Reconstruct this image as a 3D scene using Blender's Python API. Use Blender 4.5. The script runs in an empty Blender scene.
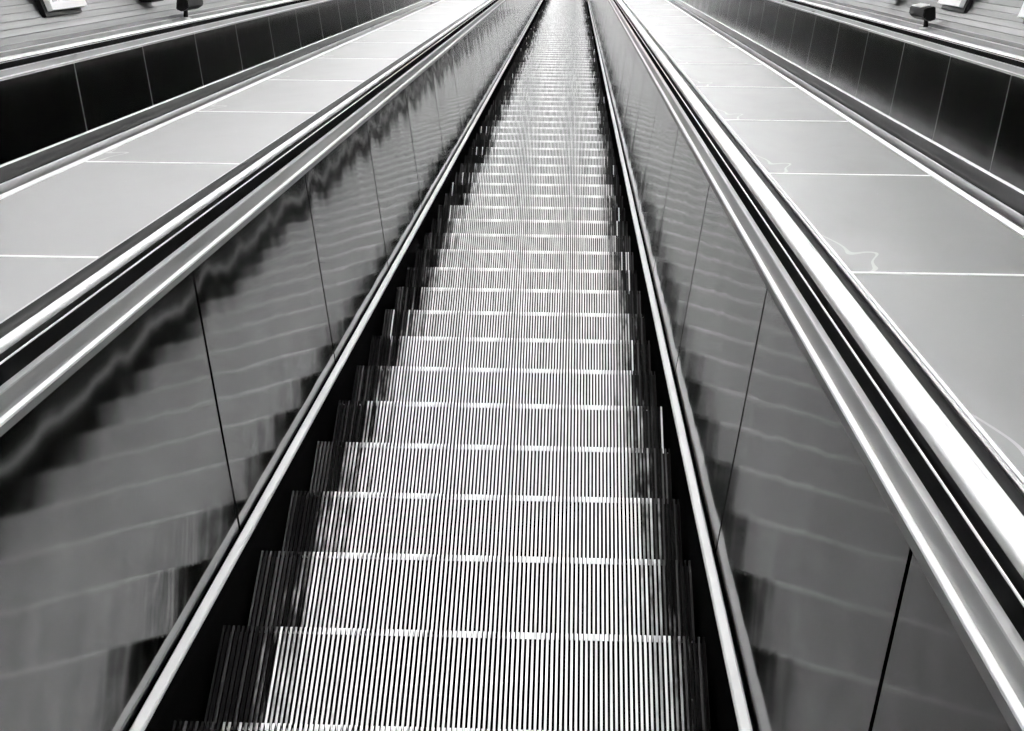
import bpy, bmesh, math, random
from mathutils import Matrix, Vector
random.seed(7)
SC = bpy.context.scene
COL = SC.collection
TH = math.radians(30.0)
CT, ST = math.cos(TH), math.sin(TH)


def P(x, d, u):
    """point given by lateral x, distance d down the slope and height u above the slope"""
    return Vector((x, d * CT + u * ST, -d * ST + u * CT))


# ------------------------------------------------------------------ materials
def nmat(name):
    m = bpy.data.materials.new(name)
    m.use_nodes = True
    nt = m.node_tree
    b = nt.nodes['Principled BSDF']
    return m, nt, b


def N(nt, t, **kw):
    n = nt.nodes.new(t)
    for k, v in kw.items():
        setattr(n, k, v)
    return n


def math_node(nt, op, a, b=None, c=None):
    n = N(nt, 'ShaderNodeMath', operation=op)
    for i, v in enumerate((a, b, c)):
        if v is None:
            continue
        if isinstance(v, (int, float)):
            n.inputs[i].default_value = v
        else:
            nt.links.new(v, n.inputs[i])
    return n.outputs[0]


def grey(v):
    return (v, v, v, 1.0)


def simple(name, v, rough=0.4, metal=0.0, spec=0.5, vary=0.0, scale=(3, 3, 3), rvary=0.0, bump=0.0, detail=4.0, coat=0.0, bscale=None):
    m, nt, b = nmat(name)
    b.inputs['Base Color'].default_value = grey(v)
    b.inputs['Roughness'].default_value = rough
    b.inputs['Metallic'].default_value = metal
    b.inputs['Specular IOR Level'].default_value = spec
    b.inputs['Coat Weight'].default_value = coat
    b.inputs['Coat Roughness'].default_value = 0.12
    if vary or rvary or bump:
        tc = N(nt, 'ShaderNodeTexCoord')
        mp = N(nt, 'ShaderNodeMapping')
        mp.inputs['Scale'].default_value = scale
        nt.links.new(tc.outputs['Object'], mp.inputs['Vector'])
        no = N(nt, 'ShaderNodeTexNoise')
        no.inputs['Scale'].default_value = 1.0
        no.inputs['Detail'].default_value = detail
        nt.links.new(mp.outputs[0], no.inputs['Vector'])
        if vary:
            mr = N(nt, 'ShaderNodeMapRange')
            mr.inputs['From Min'].default_value = 0.25
            mr.inputs['From Max'].default_value = 0.75
            mr.inputs['To Min'].default_value = v * (1 - vary)
            mr.inputs['To Max'].default_value = min(1.0, v * (1 + vary))
            nt.links.new(no.outputs['Fac'], mr.inputs['Value'])
            nt.links.new(mr.outputs[0], b.inputs['Base Color'])
        if rvary:
            mr = N(nt, 'ShaderNodeMapRange')
            mr.inputs['From Min'].default_value = 0.25
            mr.inputs['From Max'].default_value = 0.75
            mr.inputs['To Min'].default_value = rough * (1 - rvary)
            mr.inputs['To Max'].default_value = rough * (1 + rvary)
            nt.links.new(no.outputs['Fac'], mr.inputs['Value'])
            nt.links.new(mr.outputs[0], b.inputs['Roughness'])
        if bump:
            mp2 = N(nt, 'ShaderNodeMapping')
            mp2.inputs['Scale'].default_value = bscale or scale
            nt.links.new(tc.outputs['Object'], mp2.inputs['Vector'])
            n2 = N(nt, 'ShaderNodeTexNoise')
            n2.inputs['Scale'].default_value = 1.0
            n2.inputs['Detail'].default_value = 1.5
            nt.links.new(mp2.outputs[0], n2.inputs['Vector'])
            bp = N(nt, 'ShaderNodeBump')
            bp.inputs['Strength'].default_value = 1.0
            bp.inputs['Distance'].default_value = bump
            nt.links.new(n2.outputs['Fac'], bp.inputs['Height'])
            nt.links.new(bp.outputs[0], b.inputs['Normal'])
    return m


RIBS = 100
PITCH = 1.084 / RIBS


def tread_material():
    """worn bare aluminium in the middle, old black paint and grime left along both ends, rib by rib"""
    m, nt, b = nmat('worn_aluminium_ribs')
    tc = N(nt, 'ShaderNodeTexCoord')
    oi = N(nt, 'ShaderNodeObjectInfo')
    sx = N(nt, 'ShaderNodeSeparateXYZ')
    nt.links.new(tc.outputs['Object'], sx.inputs[0])
    rib = math_node(nt, 'FLOOR', math_node(nt, 'DIVIDE', sx.outputs['X'], PITCH))
    wn = N(nt, 'ShaderNodeTexWhiteNoise', noise_dimensions='2D')
    cv = N(nt, 'ShaderNodeCombineXYZ')
    nt.links.new(rib, cv.inputs[0])
    nt.links.new(math_node(nt, 'MULTIPLY', oi.outputs['Random'], 91.7), cv.inputs[1])
    nt.links.new(cv.outputs[0], wn.inputs['Vector'])
    # blotchy wear along the rib
    cn = N(nt, 'ShaderNodeCombineXYZ')
    nt.links.new(math_node(nt, 'MULTIPLY', rib, 0.55), cn.inputs[0])
    nt.links.new(math_node(nt, 'MULTIPLY', sx.outputs['Y'], 9.0), cn.inputs[1])
    nt.links.new(math_node(nt, 'MULTIPLY', oi.outputs['Random'], 300.0), cn.inputs[2])
    no = N(nt, 'ShaderNodeTexNoise')
    no.inputs['Scale'].default_value = 1.0
    no.inputs['Detail'].default_value = 3.0
    nt.links.new(cn.outputs[0], no.inputs['Vector'])
    # edge mask: 0 in the worn middle, 1 on the painted ends
    jit = math_node(nt, 'ADD', math_node(nt, 'MULTIPLY', math_node(nt, 'SUBTRACT', wn.outputs['Value'], 0.5), 0.055),
                    math_node(nt, 'MULTIPLY', math_node(nt, 'SUBTRACT', no.outputs['Fac'], 0.5), 0.10))
    jit = math_node(nt, 'ADD', jit, math_node(nt, 'MULTIPLY', math_node(nt, 'SUBTRACT', oi.outputs['Random'], 0.5), 0.035))
    xj = math_node(nt, 'ADD', sx.outputs['X'], jit)
    l = N(nt, 'ShaderNodeMapRange', interpolation_type='SMOOTHSTEP')
    nt.links.new(xj, l.inputs['Value'])
    l.inputs['From Min'].default_value = -0.335
    l.inputs['From Max'].default_value = -0.450
    r = N(nt, 'ShaderNodeMapRange', interpolation_type='SMOOTHSTEP')
    nt.links.new(xj, r.inputs['Value'])
    r.inputs['From Min'].default_value = 0.385
    r.inputs['From Max'].default_value = 0.485
    mask = math_node(nt, 'MAXIMUM', l.outputs[0], r.outputs[0])
    # a few ribs at the ends were rubbed bright
    rare = math_node(nt, 'GREATER_THAN', wn.outputs['Value'], 0.965)
    mask = math_node(nt, 'MULTIPLY', mask, math_node(nt, 'SUBTRACT', 1.0, math_node(nt, 'MULTIPLY', rare, 0.55)))
    val = math_node(nt, 'ADD', 0.68, math_node(nt, 'MULTIPLY', math_node(nt, 'SUBTRACT', wn.outputs['Value'], 0.5), 0.22))
    val = math_node(nt, 'ADD', val, math_node(nt, 'MULTIPLY', math_node(nt, 'SUBTRACT', no.outputs['Fac'], 0.5), 0.55))
    nose = N(nt, 'ShaderNodeMapRange', interpolation_type='SMOOTHSTEP')
    nt.links.new(sx.outputs['Y'], nose.inputs['Value'])
    nose.inputs['From Min'].default_value = -0.018
    nose.inputs['From Max'].default_value = -0.008
    val = math_node(nt, 'ADD', val, math_node(nt, 'MULTIPLY', nose.outputs[0], 0.20))   # nosing rubbed bright by shoes
    val = math_node(nt, 'MINIMUM', val, 0.95)
    dark = math_node(nt, 'MULTIPLY', math_node(nt, 'ADD', 0.002, math_node(nt, 'MULTIPLY', math_node(nt, 'POWER', wn.outputs['Value'], 3.0), 0.032)), 1.0)
    mx = N(nt, 'ShaderNodeMix', data_type='FLOAT')
    nt.links.new(mask, mx.inputs[0])
    nt.links.new(val, mx.inputs[2])
    nt.links.new(dark, mx.inputs[3])
    nt.links.new(mx.outputs[0], b.inputs['Base Color'])
    mt = math_node(nt, 'MULTIPLY', math_node(nt, 'SUBTRACT', 1.0, mask), 0.35)
    nt.links.new(mt, b.inputs['Metallic'])
    rr = math_node(nt, 'ADD', 0.36, math_node(nt, 'MULTIPLY', mask, 0.3))
    nt.links.new(rr, b.inputs['Roughness'])
    nt.links.new(math_node(nt, 'SUBTRACT', 0.27, math_node(nt, 'MULTIPLY', mask, 0.27)), b.inputs['Specular IOR Level'])
    return m


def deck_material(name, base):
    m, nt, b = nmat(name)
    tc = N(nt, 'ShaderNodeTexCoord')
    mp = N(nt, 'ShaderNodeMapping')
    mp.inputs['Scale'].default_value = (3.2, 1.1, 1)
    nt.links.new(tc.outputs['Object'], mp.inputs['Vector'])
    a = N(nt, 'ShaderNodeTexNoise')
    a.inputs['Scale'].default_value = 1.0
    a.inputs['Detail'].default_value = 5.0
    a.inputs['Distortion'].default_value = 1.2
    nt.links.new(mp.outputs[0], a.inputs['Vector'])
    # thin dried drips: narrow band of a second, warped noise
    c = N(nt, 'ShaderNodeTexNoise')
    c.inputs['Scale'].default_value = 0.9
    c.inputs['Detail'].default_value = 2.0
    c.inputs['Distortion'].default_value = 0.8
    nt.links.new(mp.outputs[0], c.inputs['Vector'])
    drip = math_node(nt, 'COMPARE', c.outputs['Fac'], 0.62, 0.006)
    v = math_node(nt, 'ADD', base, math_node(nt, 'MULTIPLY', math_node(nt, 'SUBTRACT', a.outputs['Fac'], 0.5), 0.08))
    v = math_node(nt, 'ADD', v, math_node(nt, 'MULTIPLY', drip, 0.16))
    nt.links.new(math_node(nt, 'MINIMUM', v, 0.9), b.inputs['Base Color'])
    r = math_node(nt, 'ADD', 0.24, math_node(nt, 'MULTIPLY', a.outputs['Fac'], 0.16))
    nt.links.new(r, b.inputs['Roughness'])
    b.inputs['Specular IOR Level'].default_value = 0.22
    return m


M = {
    'rib': tread_material(),
    'groove': simple('groove_dark', 0.006, 0.8, spec=0.0),
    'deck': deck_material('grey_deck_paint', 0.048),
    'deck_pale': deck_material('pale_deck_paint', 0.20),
    'joint': simple('white_joint_strip', 0.92, 0.4),
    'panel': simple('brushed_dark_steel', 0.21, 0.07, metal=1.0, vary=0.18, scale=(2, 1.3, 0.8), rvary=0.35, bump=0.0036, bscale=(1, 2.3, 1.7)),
    'panel_dim': simple('dark_steel_dim', 0.062, 0.075, metal=1.0, vary=0.2, scale=(2, 1.3, 0.8), rvary=0.35, bump=0.0036, bscale=(1, 2.3, 1.7)),  # same steel, base darkened to paint the right side's dimmer reflection
    'far_panel': simple('black_enamel_steel', 0.035, 0.14, metal=1.0, vary=0.2, scale=(2, 1.3, 0.8), rvary=0.3, bump=0.002, bscale=(1, 2.3, 1.7)),
    'skirt': simple('black_skirt', 0.0015, 0.6, spec=0.0),
    'bright': simple('polished_trim', 0.90, 0.4, metal=0.2, vary=0.04, scale=(9, 1.5, 9)),
    'strip': simple('satin_trim', 0.14, 0.35, metal=0.8, vary=0.25, scale=(9, 1.5, 9)),
    'cladding': simple('satin_steel_cladding', 0.42, 0.34, metal=0.8, vary=0.35, scale=(7, 0.8, 7), rvary=0.3),
    'lip': simple('light_lip', 0.70, 0.4, metal=0.5, vary=0.15, scale=(9, 0.7, 9)),
    'rubber': simple('handrail_highlight', 0.40, 0.22, metal=0.75, spec=0.6, vary=0.25, scale=(40, 5, 40), rvary=0.3, coat=0.5),
    'black_rubber': simple('black_rubber', 0.0045, 0.34, spec=0.07, vary=0.5, scale=(40, 2, 40)),
    'black': simple('black_gap', 0.004, 0.8, spec=0.0),
    'wall': simple('wall_lining', 0.12, 0.5, spec=0.2, vary=0.8, scale=(9.0, 0.3, 14.0), detail=5.0),
    'wall_dark': simple('wall_lining_dark', 0.065, 0.5, spec=0.2, vary=0.8, scale=(9.0, 0.3, 14.0), detail=5.0),
    'vault': simple('vault_white', 0.80, 0.6, vary=0.06, scale=(1, 1, 1)),
    'frame': simple('white_frame', 0.90, 0.35),
    'lampblack': simple('black_housing_shadow', 0.003, 0.5, spec=0.02),
    'floor': simple('dark_pit', 0.015, 0.8),
    'landing': simple('landing_metal', 0.6, 0.35, metal=0.5, vary=0.2, scale=(6, 6, 6)),
    'lobby': simple('lobby_tiles', 0.55, 0.3, vary=0.2, scale=(2, 2, 2)),
}


def emission(name, v, strength):
    m, nt, b = nmat(name)
    b.inputs['Base Color'].default_value = grey(0.8)
    b.inputs['Emission Color'].default_value = grey(v)
    b.inputs['Emission Strength'].default_value = strength
    return m


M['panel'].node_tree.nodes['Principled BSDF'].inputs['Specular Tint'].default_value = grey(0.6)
M['panel_dim'].node_tree.nodes['Principled BSDF'].inputs['Specular Tint'].default_value = grey(0.5)
M['far_panel'].node_tree.nodes['Principled BSDF'].inputs['Specular Tint'].default_value = grey(0.55)
M['lamp'] = emission('added_tube_glow', 1.0, 195.0)


def poster_material():
    m, nt, b = nmat('poster_print')
    tc = N(nt, 'ShaderNodeTexCoord')
    no = N(nt, 'ShaderNodeTexNoise')
    no.inputs['Scale'].default_value = 7.0
    no.inputs['Detail'].default_value = 2.0
    nt.links.new(tc.outputs['Object'], no.inputs['Vector'])
    mr = N(nt, 'ShaderNodeMapRange')
    mr.inputs['From Min'].default_value = 0.4
    mr.inputs['From Max'].default_value = 0.62
    mr.inputs['To Min'].default_value = 0.75
    mr.inputs['To Max'].default_value = 0.22
    nt.links.new(no.outputs['Fac'], mr.inputs['Value'])
    nt.links.new(mr.outputs[0], b.inputs['Base Color'])
    b.inputs['Roughness'].default_value = 0.25
    return m


M['poster'] = poster_material()


# ------------------------------------------------------------------ mesh helpers
def bm_box(bm, x0, x1, y0, y1, z0, z1, mi=0):
    v = [bm.verts.new((x, y, z)) for x in (x0, x1) for y in (y0, y1) for z in (z0, z1)]
    for idx in ((0, 1, 3, 2), (4, 6, 7, 5), (0, 4, 5, 1), (2, 3, 7, 6), (0, 2, 6, 4), (1, 5, 7, 3)):
        f = bm.faces.new([v[i] for i in idx])
        f.material_index = mi


def bm_extrude(bm, prof, d0, d1, closed=True, mi=0, segs=1, smooth=False):
    """profile [(x,u)] swept along d"""
    rows = []
    for k in range(segs + 1):
        d = d0 + (d1 - d0) * k / segs
        rows.append([bm.verts.new((x, d, u)) for x, u in prof])
    n = len(prof)
    for a, b in zip(rows[:-1], rows[1:]):
        for i in range(n if closed else n - 1):
            j = (i + 1) % n
            f = bm.faces.new((a[i], a[j], b[j], b[i]))
            f.material_index = mi
            f.smooth = smooth
    if closed:
        f = bm.faces.new(rows[0][::-1]); f.material_index = mi
        f = bm.faces.new(rows[-1]); f.material_index = mi


def build(name, bm, mats, parent=None, loc=None, slope=False):
    bmesh.ops.recalc_face_normals(bm, faces=bm.faces)
    me = bpy.data.meshes.new(name)
    bm.to_mesh(me)
    bm.free()
    for m in (mats if isinstance(mats, (list, tuple)) else [mats]):
        me.materials.append(m)
    o = bpy.data.objects.new(name, me)
    COL.objects.link(o)
    if parent is not None:
        o.parent = parent
    if loc is not None:
        o.location = loc
    if slope:
        o.rotation_euler = (-TH, 0, 0)
    return o


def tag(o, label, cat, group=None, kind=None):
    o['label'] = label
    o['category'] = cat
    if group:
        o['group'] = group
    if kind:
        o['kind'] = kind
    return o


def structure(o):
    o['kind'] = 'structure'
    return o


def thing(name, loc, label, cat, group=None, slope=True):
    e = bpy.data.objects.new(name, None)
    COL.objects.link(e)
    e.empty_display_size = 0.2
    e.location = loc
    if slope:
        e.rotation_euler = (-TH, 0, 0)
    return tag(e, label, cat, group)


def copy_child(o, parent):
    c = o.copy()
    COL.objects.link(c)
    c.parent = parent
    for ch in list(o.children):
        copy_child(ch, c)
    return c


D0, D1 = -1.2, 45.0        # run of the incline that is built
CX = 2.25                  # axis of the neighbouring escalators
UNI = ['', 'first', 'second', 'third', 'fourth', 'fifth', 'sixth', 'seventh', 'eighth', 'ninth', 'tenth', 'eleventh', 'twelfth',
       'thirteenth', 'fourteenth', 'fifteenth', 'sixteenth', 'seventeenth', 'eighteenth', 'nineteenth']
TENS = {20: ('twentieth', 'twenty'), 30: ('thirtieth', 'thirty'), 40: ('fortieth', 'forty'), 50: ('fiftieth', 'fifty'),
        60: ('sixtieth', 'sixty'), 70: ('seventieth', 'seventy'), 80: ('eightieth', 'eighty'), 90: ('ninetieth', 'ninety')}


def ordinal(n):
    if n < 20:
        return UNI[n]
    t = n // 10 * 10
    return TENS[t][0] if n == t else TENS[t][1] + '-' + UNI[n - t]


# ------------------------------------------------------------------ escalator steps
TREAD, RISE = 0.40, 0.2309
STEP0 = 2.894
PD = 0.4619
RW = PITCH * 0.49


def tread_mesh():
    bm = bmesh.new()
    hw = PITCH * RIBS / 2
    for i in range(RIBS):
        xc = -hw + (i + 0.5) * PITCH
        bm_box(bm, xc - RW / 2, xc + RW / 2, -TREAD + 0.004, 0.0, -0.013, 0.0, 0)
        bm.faces.ensure_lookup_table()
        for f in bm.faces[-6:-4]:
            f.material_index = 1          # dark flanks of the groove
    bm_box(bm, -hw, hw, -TREAD + 0.004, -0.0085, -0.034, -0.0128, 1)
    return bm


def riser_mesh():
    bm = bmesh.new()
    hw = PITCH * RIBS / 2
    for i in range(RIBS):
        xc = -hw + (i + 0.5) * PITCH
        bm_box(bm, xc - RW / 2, xc + RW / 2, -0.0095, -0.0005, -RISE + 0.004, -0.0135, 0)
    bm_box(bm, -hw, hw, -0.030, -0.0093, -RISE + 0.004, -0.0345, 1)
    return bm


proto = None
NSTEP = 91
for i in range(NSTEP):
    d = STEP0 + i * PD
    n = i + 1
    if i == 0:
        lab = 'ribbed metal escalator step cut off by the bottom edge of the photo'
    else:
        lab = 'ribbed metal escalator step, %s up from the bottom edge of the photo' % ordinal(n)
    t = thing('escalator_step', P(0, d, 0), lab, 'step', 'steps of the middle escalator', slope=False)
    if proto is None:
        build('tread', tread_mesh(), [M['rib'], M['groove']], t)
        build('riser', riser_mesh(), [M['rib'], M['groove']], t)
        proto = t
    else:
        for ch in proto.children:
            copy_child(ch, t)


# ------------------------------------------------------------------ balustrades
PANEL = 1.68


def balustrade(c, s, first, label, far):
    t = thing('balustrade', P(c, 0, 0), label, 'balustrade', 'escalator balustrades')
    pm = M['far_panel'] if far else M['panel' if s < 0 else 'panel_dim']

    def prof(pts):
        return [(s * x, u) for x, u in pts]

    # inner panels, one per bay, each a thin folded sheet
    k0 = math.floor((D0 - first) / PANEL)
    a = first + k0 * PANEL
    proto_p = None
    while a < D1 - 0.1:
        lo, hi = max(a, D0) + 0.007, min(a + PANEL, D1) - 0.007
        full = hi - lo > PANEL - 0.03
        if full and proto_p is not None:
            o = proto_p.copy()
            COL.objects.link(o)
            o.parent = t
            o.location = (0, lo, 0)
        else:
            bm = bmesh.new()
            e = 0.003
            h = hi - lo
            pr = prof([(0.5905, 0.046), (0.685, 0.7165), (0.697, 0.7165), (0.6025, 0.046)])
            bm_extrude(bm, pr, 0, h)
            bmesh.ops.bevel(bm, geom=[ed for ed in bm.edges if abs(ed.verts[0].co.y - ed.verts[1].co.y) < 1e-6 and
                                      min(s * v.co.x - (0.5905 + (v.co.z - 0.046) * 0.14094) for v in ed.verts) < 0.002 and
                                      max(s * v.co.x - (0.5905 + (v.co.z - 0.046) * 0.14094) for v in ed.verts) < 0.002],
                            offset=e, segments=2, affect='EDGES')
            o = build('inner_panel', bm, pm, t, (0, lo, 0))
            if full and proto_p is None:
                proto_p = o
        a += PANEL
    # joint backing
    if far:
        a = first + k0 * PANEL
        pj = None
        while a < D1:
            if a > D0:
                if pj is None:
                    bm = bmesh.new()
                    bm_extrude(bm, prof([(0.5902, 0.050), (0.6838, 0.7155), (0.690, 0.7155), (0.597, 0.050)]), -0.009, 0.009)
                    pj = build('joint_cover', bm, M['strip'], t, (0, a, 0))
                else:
                    o = pj.copy(); COL.objects.link(o); o.parent = t; o.location = (0, a, 0)
            a += PANEL
    bm = bmesh.new()
    bm_extrude(bm, prof([(0.604, 0.03), (0.699, 0.7165), (0.81, 0.7165), (0.81, 0.03)]), D0, D1)
    build('backing', bm, M['black'], t)
    bm = bmesh.new()
    bm_extrude(bm, prof([(0.560, -0.40), (0.560, 0.048), (0.575, 0.048), (0.575, -0.40)]), D0, D1)
    build('skirt', bm, M['skirt'], t)
    bm = bmesh.new()
    bm_extrude(bm, prof([(0.5605, 0.0485), (0.561, 0.056), (0.564, 0.059), (0.581, 0.059), (0.585, 0.056), (0.585, 0.0485)]), D0, D1)
    build('skirt_trim', bm, M['bright'], t)
    bm = bmesh.new()
    bm_extrude(bm, prof([(0.5755, 0.02), (0.5755, 0.0455), (0.6035, 0.0455), (0.6035, 0.02)]), D0, D1)
    build('trim_gap', bm, M['black'], t)
    # top: trim, leaning cladding, flat lip, dark guide under the belt
    bm = bmesh.new()
    bm_extrude(bm, prof([(0.6835, 0.7168), (0.6875, 0.7285), (0.6975, 0.7285), (0.6975, 0.7168)]), D0, D1)
    build('trim_dark_face', bm, M['strip'], t)  # lower face of the trim, its dark reflection put into the colour
    bm = bmesh.new()
    bm_extrude(bm, prof([(0.6878, 0.7287), (0.6881, 0.7332), (0.6893, 0.7343), (0.6985, 0.7350), (0.6985, 0.7287)]), D0, D1)
    build('top_trim', bm, M['bright'], t)
    bm = bmesh.new()
    bm_extrude(bm, prof([(0.6988, 0.7168), (0.6988, 0.7357), (0.7055, 0.7655), (0.719, 0.7655), (0.719, 0.7168)]), D0, D1)
    build('cladding', bm, M['cladding'], t)
    bm = bmesh.new()
    bm_extrude(bm, prof([(0.7045, 0.7658), (0.7055, 0.7695), (0.7190, 0.7695), (0.7190, 0.7658)]), D0, D1)
    build('lip', bm, M['lip'], t)
    bm = bmesh.new()
    bm_extrude(bm, prof([(0.7193, 0.7168), (0.7193, 0.8040), (0.7225, 0.8040), (0.7235, 0.772), (0.836, 0.772), (0.836, 0.7168)]), D0, D1)
    build('handrail_guide', bm, M['black'], t)
    bm = bmesh.new()
    bm_extrude(bm, prof([(0.8250, 0.7722), (0.8250, 0.7990), (0.8265, 0.8005), (0.8310, 0.8005), (0.8320, 0.7990), (0.8320, 0.7722)]), D0, D1)
    build('outer_trim', bm, M['cladding'], t)
    bm = bmesh.new()
    bm_extrude(bm, prof([(0.7190, 0.8042), (0.7195, 0.8065), (0.7222, 0.8065), (0.7227, 0.8042)]), D0, D1)
    build('guide_edge', bm, M['bright'], t)
    return t


def handrail(c, s, label, split=0.7705):
    bm = bmesh.new()
    pts = [(0.742, 0.7735), (0.7355, 0.7765), (0.7335, 0.7860), (0.7335, 0.7990), (0.7360, 0.8095), (0.7420, 0.8185), (0.751, 0.8245),
           (0.762, 0.8265), (0.772, 0.8255), (0.780, 0.8235), (0.795, 0.8185), (0.809, 0.8115), (0.8175, 0.8030), (0.8205, 0.7930), (0.8195, 0.7775), (0.813, 0.7735)]
    bm_extrude(bm, [(s * x, u) for x, u in pts], D0, D1, smooth=True)
    for f in bm.faces:       # highlight painted on the half towards the steps, the outer half is black rubber
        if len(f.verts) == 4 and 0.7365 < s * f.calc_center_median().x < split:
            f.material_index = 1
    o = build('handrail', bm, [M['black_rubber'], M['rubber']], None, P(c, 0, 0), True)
    return tag(o, label, 'handrail', 'escalator handrails')


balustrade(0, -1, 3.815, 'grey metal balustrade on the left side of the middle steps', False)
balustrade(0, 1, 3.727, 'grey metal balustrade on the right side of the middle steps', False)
balustrade(-CX, -1, 3.6, 'black panelled balustrade furthest left, below the framed poster', True)
balustrade(-CX, 1, 3.6, 'balustrade hidden below the handrail beyond the left white deck', True)
balustrade(CX, 1, 3.56, 'black panelled balustrade furthest right, below the framed posters', True)
balustrade(CX, -1, 3.56, 'balustrade hidden below the handrail beyond the right white deck', True)
handrail(0, -1, 'black handrail with a highlight painted on its inner face between the middle steps and the left white deck', 0.753)
handrail(0, 1, 'black handrail with a highlight painted on its inner face between the middle steps and the right white deck', 0.787)
handrail(-CX, 1, 'black handrail along the outer edge of the left white deck')
handrail(-CX, -1, 'black handrail along the left tunnel wall, furthest left')
handrail(CX, -1, 'black handrail along the outer edge of the right white deck')
handrail(CX, 1, 'black handrail along the right tunnel wall, furthest right')


# ------------------------------------------------------------------ decks between the escalators
def deck(x0, x1, first, period, label, joints=True, paint='deck'):
    xc = (x0 + x1) / 2
    hw = (x1 - x0) / 2
    t = thing('escalator_deck', P(xc, 0, 0.78), label, 'deck', 'decks beside the handrails')
    k = math.floor((D0 - first) / period)
    a = first + k * period
    pp = pj = None
    jw = 0.009
    eL, eR = (0.0065, 0.0285) if xc > 0 else (0.0285, 0.0065)
    while a < D1:
        lo, hi = max(a + jw, D0), min(a + period - jw, D1)
        if hi - lo > 0.05:
            full = hi - lo > period - 2 * jw - 1e-4
            if full and pp is not None:
                o = pp.copy(); COL.objects.link(o); o.parent = t; o.location = (0, lo, 0)
            else:
                bm = bmesh.new()
                bm_box(bm, -hw + eL, hw - eR, 0, hi - lo, -0.02, 0)
                bmesh.ops.bevel(bm, geom=bm.edges[:], offset=0.0015, segments=1, affect='EDGES')
                o = build('deck_plate', bm, M[paint], t, (0, lo, 0))
                if full:
                    pp = o
        if a > D0 and joints:
            if pj is None:
                bm = bmesh.new()
                bm_box(bm, -hw + eL, hw - eR, -jw + 0.0005, jw - 0.0005, -0.02, 0.001)
                pj = build('joint_strip', bm, M['joint'], t, (0, a, 0))
            else:
                o = pj.copy(); COL.objects.link(o); o.parent = t; o.location = (0, a, 0)
        a += period
    for s in (-1, 1):
        bm = bmesh.new()
        inner = (s > 0) == (xc < 0)      # the side towards the middle escalator has only a fine edge
        ew = 0.006 if inner else 0.028
        q = [(s * (hw - ew), -0.02), (s * (hw - ew), 0.002), (s * (hw - 0.004), 0.003), (s * hw, 0.0), (s * hw, -0.02)]
        bm_extrude(bm, q, D0, D1)
        build('edge_trim', bm, M['bright'], t)
    return t


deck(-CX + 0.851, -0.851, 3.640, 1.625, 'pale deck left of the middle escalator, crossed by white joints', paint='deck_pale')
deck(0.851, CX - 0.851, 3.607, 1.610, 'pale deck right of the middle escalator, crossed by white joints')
deck(-CX - 1.16, -CX - 0.842, 4.2, 3.2, 'narrow pale ledge between the furthest left handrail and the tunnel wall', False, 'deck_pale')
deck(CX + 0.842, CX + 1.16, 4.2, 3.2, 'narrow pale ledge between the furthest right handrail and the tunnel wall', False, 'deck_pale')

# ------------------------------------------------------------------ neighbouring steps (out of sight below their balustrades, seen only as reflections)
bm = bmesh.new()
for cx in (-CX, CX):
    for i in range(-8, NSTEP):
        d = STEP0 + 0.2 + i * PD
        q = P(cx, d, 0)
        bm_box(bm, cx - 0.54, cx + 0.54, q.y - 0.398, q.y, q.z - 0.22, q.z)
tag(build('neighbouring_steps', bm, M['cladding']), 'metal steps sunk between the outer balustrades', 'steps', kind='stuff')

# ------------------------------------------------------------------ the tunnel
LD0, LD1 = -1.2, 45.0
VB = 64.0


def wall_profile():
    """lower lining: longitudinal slats that climb and lean back"""
    pts = [(3.415, 0.70), (3.415, 0.812)]
    x, u = 3.43, 0.815
    ang = 38
    for k in range(9):
        a = math.radians(ang)
        w = 0.050
        pts.append((x, u))
        x2, u2 = x + w * math.cos(a), u + w * math.sin(a)
        pts.append((x2, u2))
        pts.append((x2 + 0.012, u2 + 0.001))
        x, u = x2 + 0.012, u2 + 0.007
        ang += 4.2
    return pts


wp = wall_profile()
for s, nm in ((-1, 'wall_left'), (1, 'wall_right')):
    bm = bmesh.new()
    last = wp[-1]
    pts = wp + [(last[0] + 0.10, last[1] + 0.30), (last[0] + 0.16, last[1] + 0.75)]
    back = [(x + 0.12, u) for x, u in pts[::-1]]
    bm_extrude(bm, [(s * x, u) for x, u in pts + back], LD0, VB)
    rs = random.Random(3 if s < 0 else 8)
    tone = [rs.random() < (0.25 if k < 3 else 0.6) for k in range(12)]
    for f in bm.faces:                    # some slats are of darker board
        cc = f.calc_center_median()
        if len(f.verts) == 4 and 0.83 < cc.z < 1.4 and tone[int((cc.z - 0.815) / 0.05) % 12]:
            f.material_index = 1
    structure(build(nm, bm, [M['wall'], M['wall_dark']], None, P(0, 0, 0), True))
top = (wp[-1][0] + 0.16, wp[-1][1] + 0.75)
bm = bmesh.new()
arc = []
NA = 40
H = 2.75
for k in range(NA + 1):
    a = math.pi * k / NA
    arc.append((top[0] * math.cos(a), top[1] + H * math.sin(a)))
outer = [((top[0] + 0.15) * math.cos(math.pi * k / NA), top[1] + (H + 0.15) * math.sin(math.pi * k / NA)) for k in range(NA + 1)]
bm_extrude(bm, arc + outer[::-1], LD0, VB, smooth=False)
structure(build('ceiling', bm, M['vault'], None, P(0, 0, 0), True))
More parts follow.
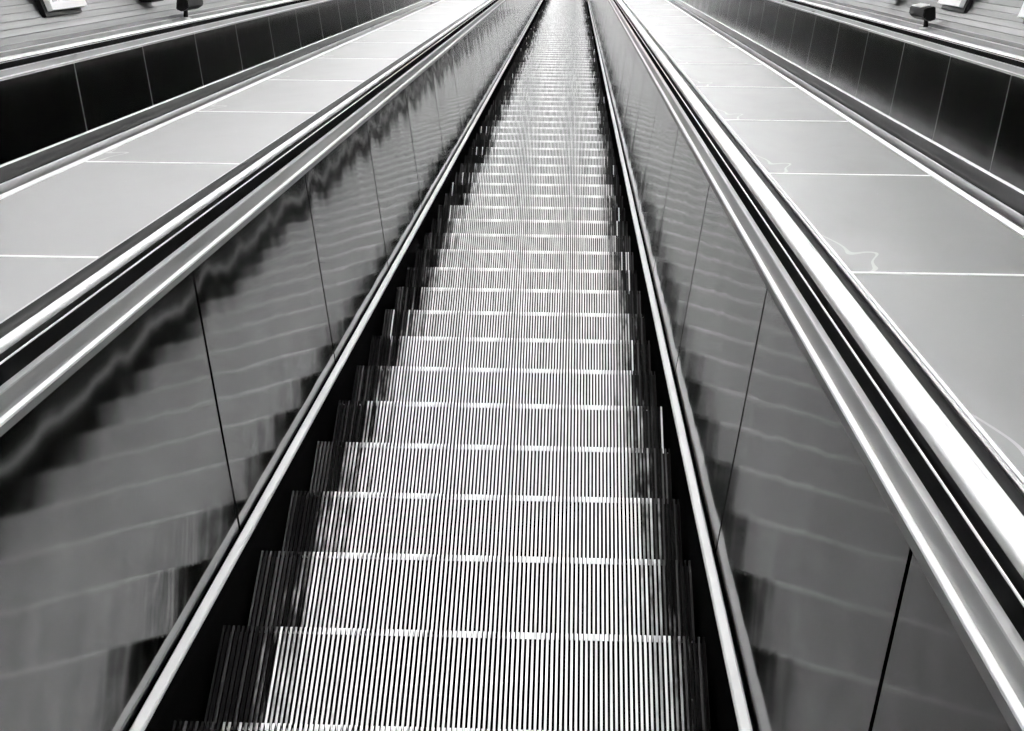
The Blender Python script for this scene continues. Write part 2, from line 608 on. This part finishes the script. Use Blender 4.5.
# pit under the steps, top end wall behind the viewer, lobby at the foot
bm = bmesh.new()
bm_box(bm, -3.7, 3.7, LD0, D1 + 1, -0.75, -0.45)
structure(build('floor', bm, M['floor'], None, P(0, 0, 0), True))
bm = bmesh.new()
bm_box(bm, -4.4, 4.4, LD0 - 0.2, LD0 - 0.02, -0.75, top[1] + H + 0.3)
structure(build('wall_back', bm, M['vault'], None, P(0, 0, 0), True))
lp = P(0, D1 + 0.1, 0)
bm = bmesh.new()
bm_box(bm, -4.4, 4.4, 0.0, 30.0, -0.3, -0.02)
structure(build('floor_lobby', bm, M['lobby'], None, (0, lp.y, lp.z)))
ep = P(0, VB, 0)
bm = bmesh.new()
bm_box(bm, -4.6, 4.6, 0, 0.2, -1.0, 16.0)
structure(build('wall_front', bm, M['vault'], None, (0, ep.y - 3, ep.z)))

# ------------------------------------------------------------------ framed posters on the lining
def poster(s, d0, d1, label):
    """leans with the lining, lower edge parallel to the handrail"""
    w = d1 - d0
    lean = math.radians(20)
    t = thing('framed_poster', P(s * 3.535, d0, 0.975), label, 'poster', 'framed posters on the tunnel lining')
    hgt = 1.05

    def tilt(bm):
        bmesh.ops.rotate(bm, verts=bm.verts, cent=(0, 0, 0), matrix=Matrix.Rotation(s * lean, 3, 'Y'))
    f = 0.055
    bm = bmesh.new()
    bm_box(bm, -0.02, 0.02, 0, w, 0, f)
    bm_box(bm, -0.02, 0.02, 0, w, hgt - f, hgt)
    bm_box(bm, -0.02, 0.02, 0, f, f, hgt - f)
    bm_box(bm, -0.02, 0.02, w - f, w, f, hgt - f)
    tilt(bm)
    build('frame', bm, M['frame'], t)
    bm = bmesh.new()
    bm_box(bm, -0.008, 0.008, f + 0.001, w - f - 0.001, f + 0.001, hgt - f - 0.001)
    tilt(bm)
    build('print', bm, M['poster'], t)
    bm = bmesh.new()
    x0, x1 = (0.021, 0.06) if s > 0 else (-0.06, -0.021)
    bm_box(bm, x0, x1, -0.07, w - 0.05, -0.035, hgt - 0.05)
    tilt(bm)
    build('shadow_slab', bm, M['lampblack'], t)  # black slab offset past the frame to paint its shadow


poster(-1, 11.80, 12.65, 'white framed poster on the left tunnel wall, cut by the top edge')
poster(1, 14.37, 15.22, 'white framed poster on the right wall, beside the black floodlight')
poster(1, 11.61, 12.46, 'white framed poster at the top right corner of the photo')


# ------------------------------------------------------------------ small black floodlights standing on the outer ledges
def floodlight(s, d, label):
    t = thing('floodlight', P(s * 3.30, d, 0.782), label, 'floodlight', 'black floodlights on the outer ledges')
    bm = bmesh.new()
    # wedge housing, deeper towards the wall
    pts = [(-0.06, 0.105), (-0.05, 0.175), (0.045, 0.195), (0.055, 0.085), (0.0, 0.065)]
    bm_extrude(bm, [(s * x, u) for x, u in pts], -0.20, 0.42)
    bmesh.ops.bevel(bm, geom=bm.edges[:], offset=0.008, segments=2, affect='EDGES')
    build('housing', bm, M['lampblack'], t)
    bm = bmesh.new()
    bm_extrude(bm, [(s * -0.042, 0.1775), (s * -0.042, 0.186), (s * 0.036, 0.203), (s * 0.036, 0.1940)], 0.0, 0.39)
    build('lens', bm, M['frame'], t)
    bm = bmesh.new()
    bmesh.ops.create_cone(bm, cap_ends=True, segments=14, radius1=0.022, radius2=0.018, depth=0.09, matrix=Matrix.Translation((0, -0.06, 0.05)))
    build('stem', bm, M['lampblack'], t)
    bm = bmesh.new()
    bmesh.ops.create_cone(bm, cap_ends=True, segments=18, radius1=0.055, radius2=0.05, depth=0.012, matrix=Matrix.Translation((0, -0.06, 0.006)))
    build('foot', bm, M['cladding'], t)


floodlight(1, 14.68, 'black floodlight on the right ledge, left of the framed poster')
floodlight(-1, 15.02, 'black floodlight on the left ledge, right of the framed poster')


def wall_box(s, d, label):
    t = thing('wall_box', P(s * 3.50, d, 0.945), label, 'box', 'black boxes on the tunnel lining')
    bm = bmesh.new()
    bm_box(bm, -0.06, 0.06, 0, 0.45, 0, 0.26)
    bmesh.ops.bevel(bm, geom=bm.edges[:], offset=0.01, segments=2, affect='EDGES')
    build('body', bm, M['lampblack'], t)
    bm = bmesh.new()
    x = -s * 0.0645
    bm_box(bm, min(x, x + 0.008 * s), max(x, x + 0.008 * s) , 0.02, 0.43, 0.02, 0.24)
    build('lid', bm, M['black'], t)


wall_box(1, 17.0, 'black box on the right tunnel lining, cut by the top edge of the photo')
wall_box(-1, 14.33, 'black box on the left tunnel lining, cut by the top edge of the photo')


# ------------------------------------------------------------------ unseen uplights added under the vault to brighten it
def vault_pt(x):
    a = math.acos(x / top[0])
    return top[1] + H * math.sin(a)


LX = 1.9
LEN = 2.9
k = 0
for s in (-1, 1):
    u = vault_pt(LX) - 0.85
    ang = math.atan2(2.0, 1.0)
    base = None
    d = LD0 + 0.2
    while d < VB - 3:
        t = thing('added_tube_light', P(s * LX, d, u), 'added long tube lamp, out of view, in the %s row under the tunnel vault' % ('left' if s < 0 else 'right'), 'lamp',
                  'added tube lamps in the %s row' % ('left' if s < 0 else 'right'))
        if base is None:
            bm = bmesh.new()      # trough below the tube, sends its light up to the vault
            bm_extrude(bm, [(-0.13, 0.03), (-0.08, -0.07), (0.08, -0.07), (0.13, 0.03), (0.12, 0.03), (0.072, -0.06), (-0.072, -0.06), (-0.12, 0.03)], 0, LEN - 0.02)
            build('trough', bm, M['frame'], t)
            bm = bmesh.new()
            q = [(0.04 * math.cos(a * math.pi / 6), 0.04 * math.sin(a * math.pi / 6)) for a in range(12)]
            bm_extrude(bm, q, 0.05, LEN - 0.07)
            build('tube', bm, M['lamp'], t)
            for y in (0.3, LEN - 0.3):
                bm = bmesh.new()
                bm_box(bm, -0.131, -0.119, y - 0.008, y + 0.008, 0.02, 0.80)
                build('hanger', bm, M['frame'], t)
            base = t
        else:
            for ch in base.children:
                copy_child(ch, t)
        d += LEN

# ------------------------------------------------------------------ world, camera, view
w = bpy.data.worlds.new('world')
SC.world = w
w.use_nodes = True
w.node_tree.nodes['Background'].inputs[0].default_value = grey(0.05)
w.node_tree.nodes['Background'].inputs[1].default_value = 1.0

F = 1623.8757
th, ya, ro = math.radians(14.665), math.radians(-2.0197), math.radians(0.5377)
fw = Vector((math.sin(ya) * math.cos(th), math.cos(ya) * math.cos(th), -math.sin(th)))
r = fw.cross(Vector((0, 0, 1))).normalized()
up = r.cross(fw)
r2 = math.cos(ro) * r + math.sin(ro) * up
u2 = -math.sin(ro) * r + math.cos(ro) * up
RX = Matrix.Rotation(-TH, 3, 'X')
m3 = Matrix((r2, u2, -fw)).transposed()
m3 = RX @ m3
cam = bpy.data.cameras.new('camera')
co = bpy.data.objects.new('camera', cam)
COL.objects.link(co)
co.matrix_world = Matrix.Translation(P(0.2229, 0, 1.4943)) @ m3.to_4x4()
cam.sensor_width = 36.0
cam.lens = F * 36.0 / 1024.0
cam.clip_start = 0.05
cam.clip_end = 300
SC.camera = co

SC.view_settings.view_transform = 'Standard'
SC.view_settings.look = 'None'
SC.view_settings.gamma = 1.0
SC.view_settings.use_curve_mapping = False
SC.view_settings.exposure = 0.55
SC.cycles.use_denoising = True
SC.cycles.max_bounces = 10
SC.cycles.diffuse_bounces = 4
SC.cycles.glossy_bounces = 6
SC.cycles.caustics_reflective = False
SC.cycles.sample_clamp_indirect = 8.0
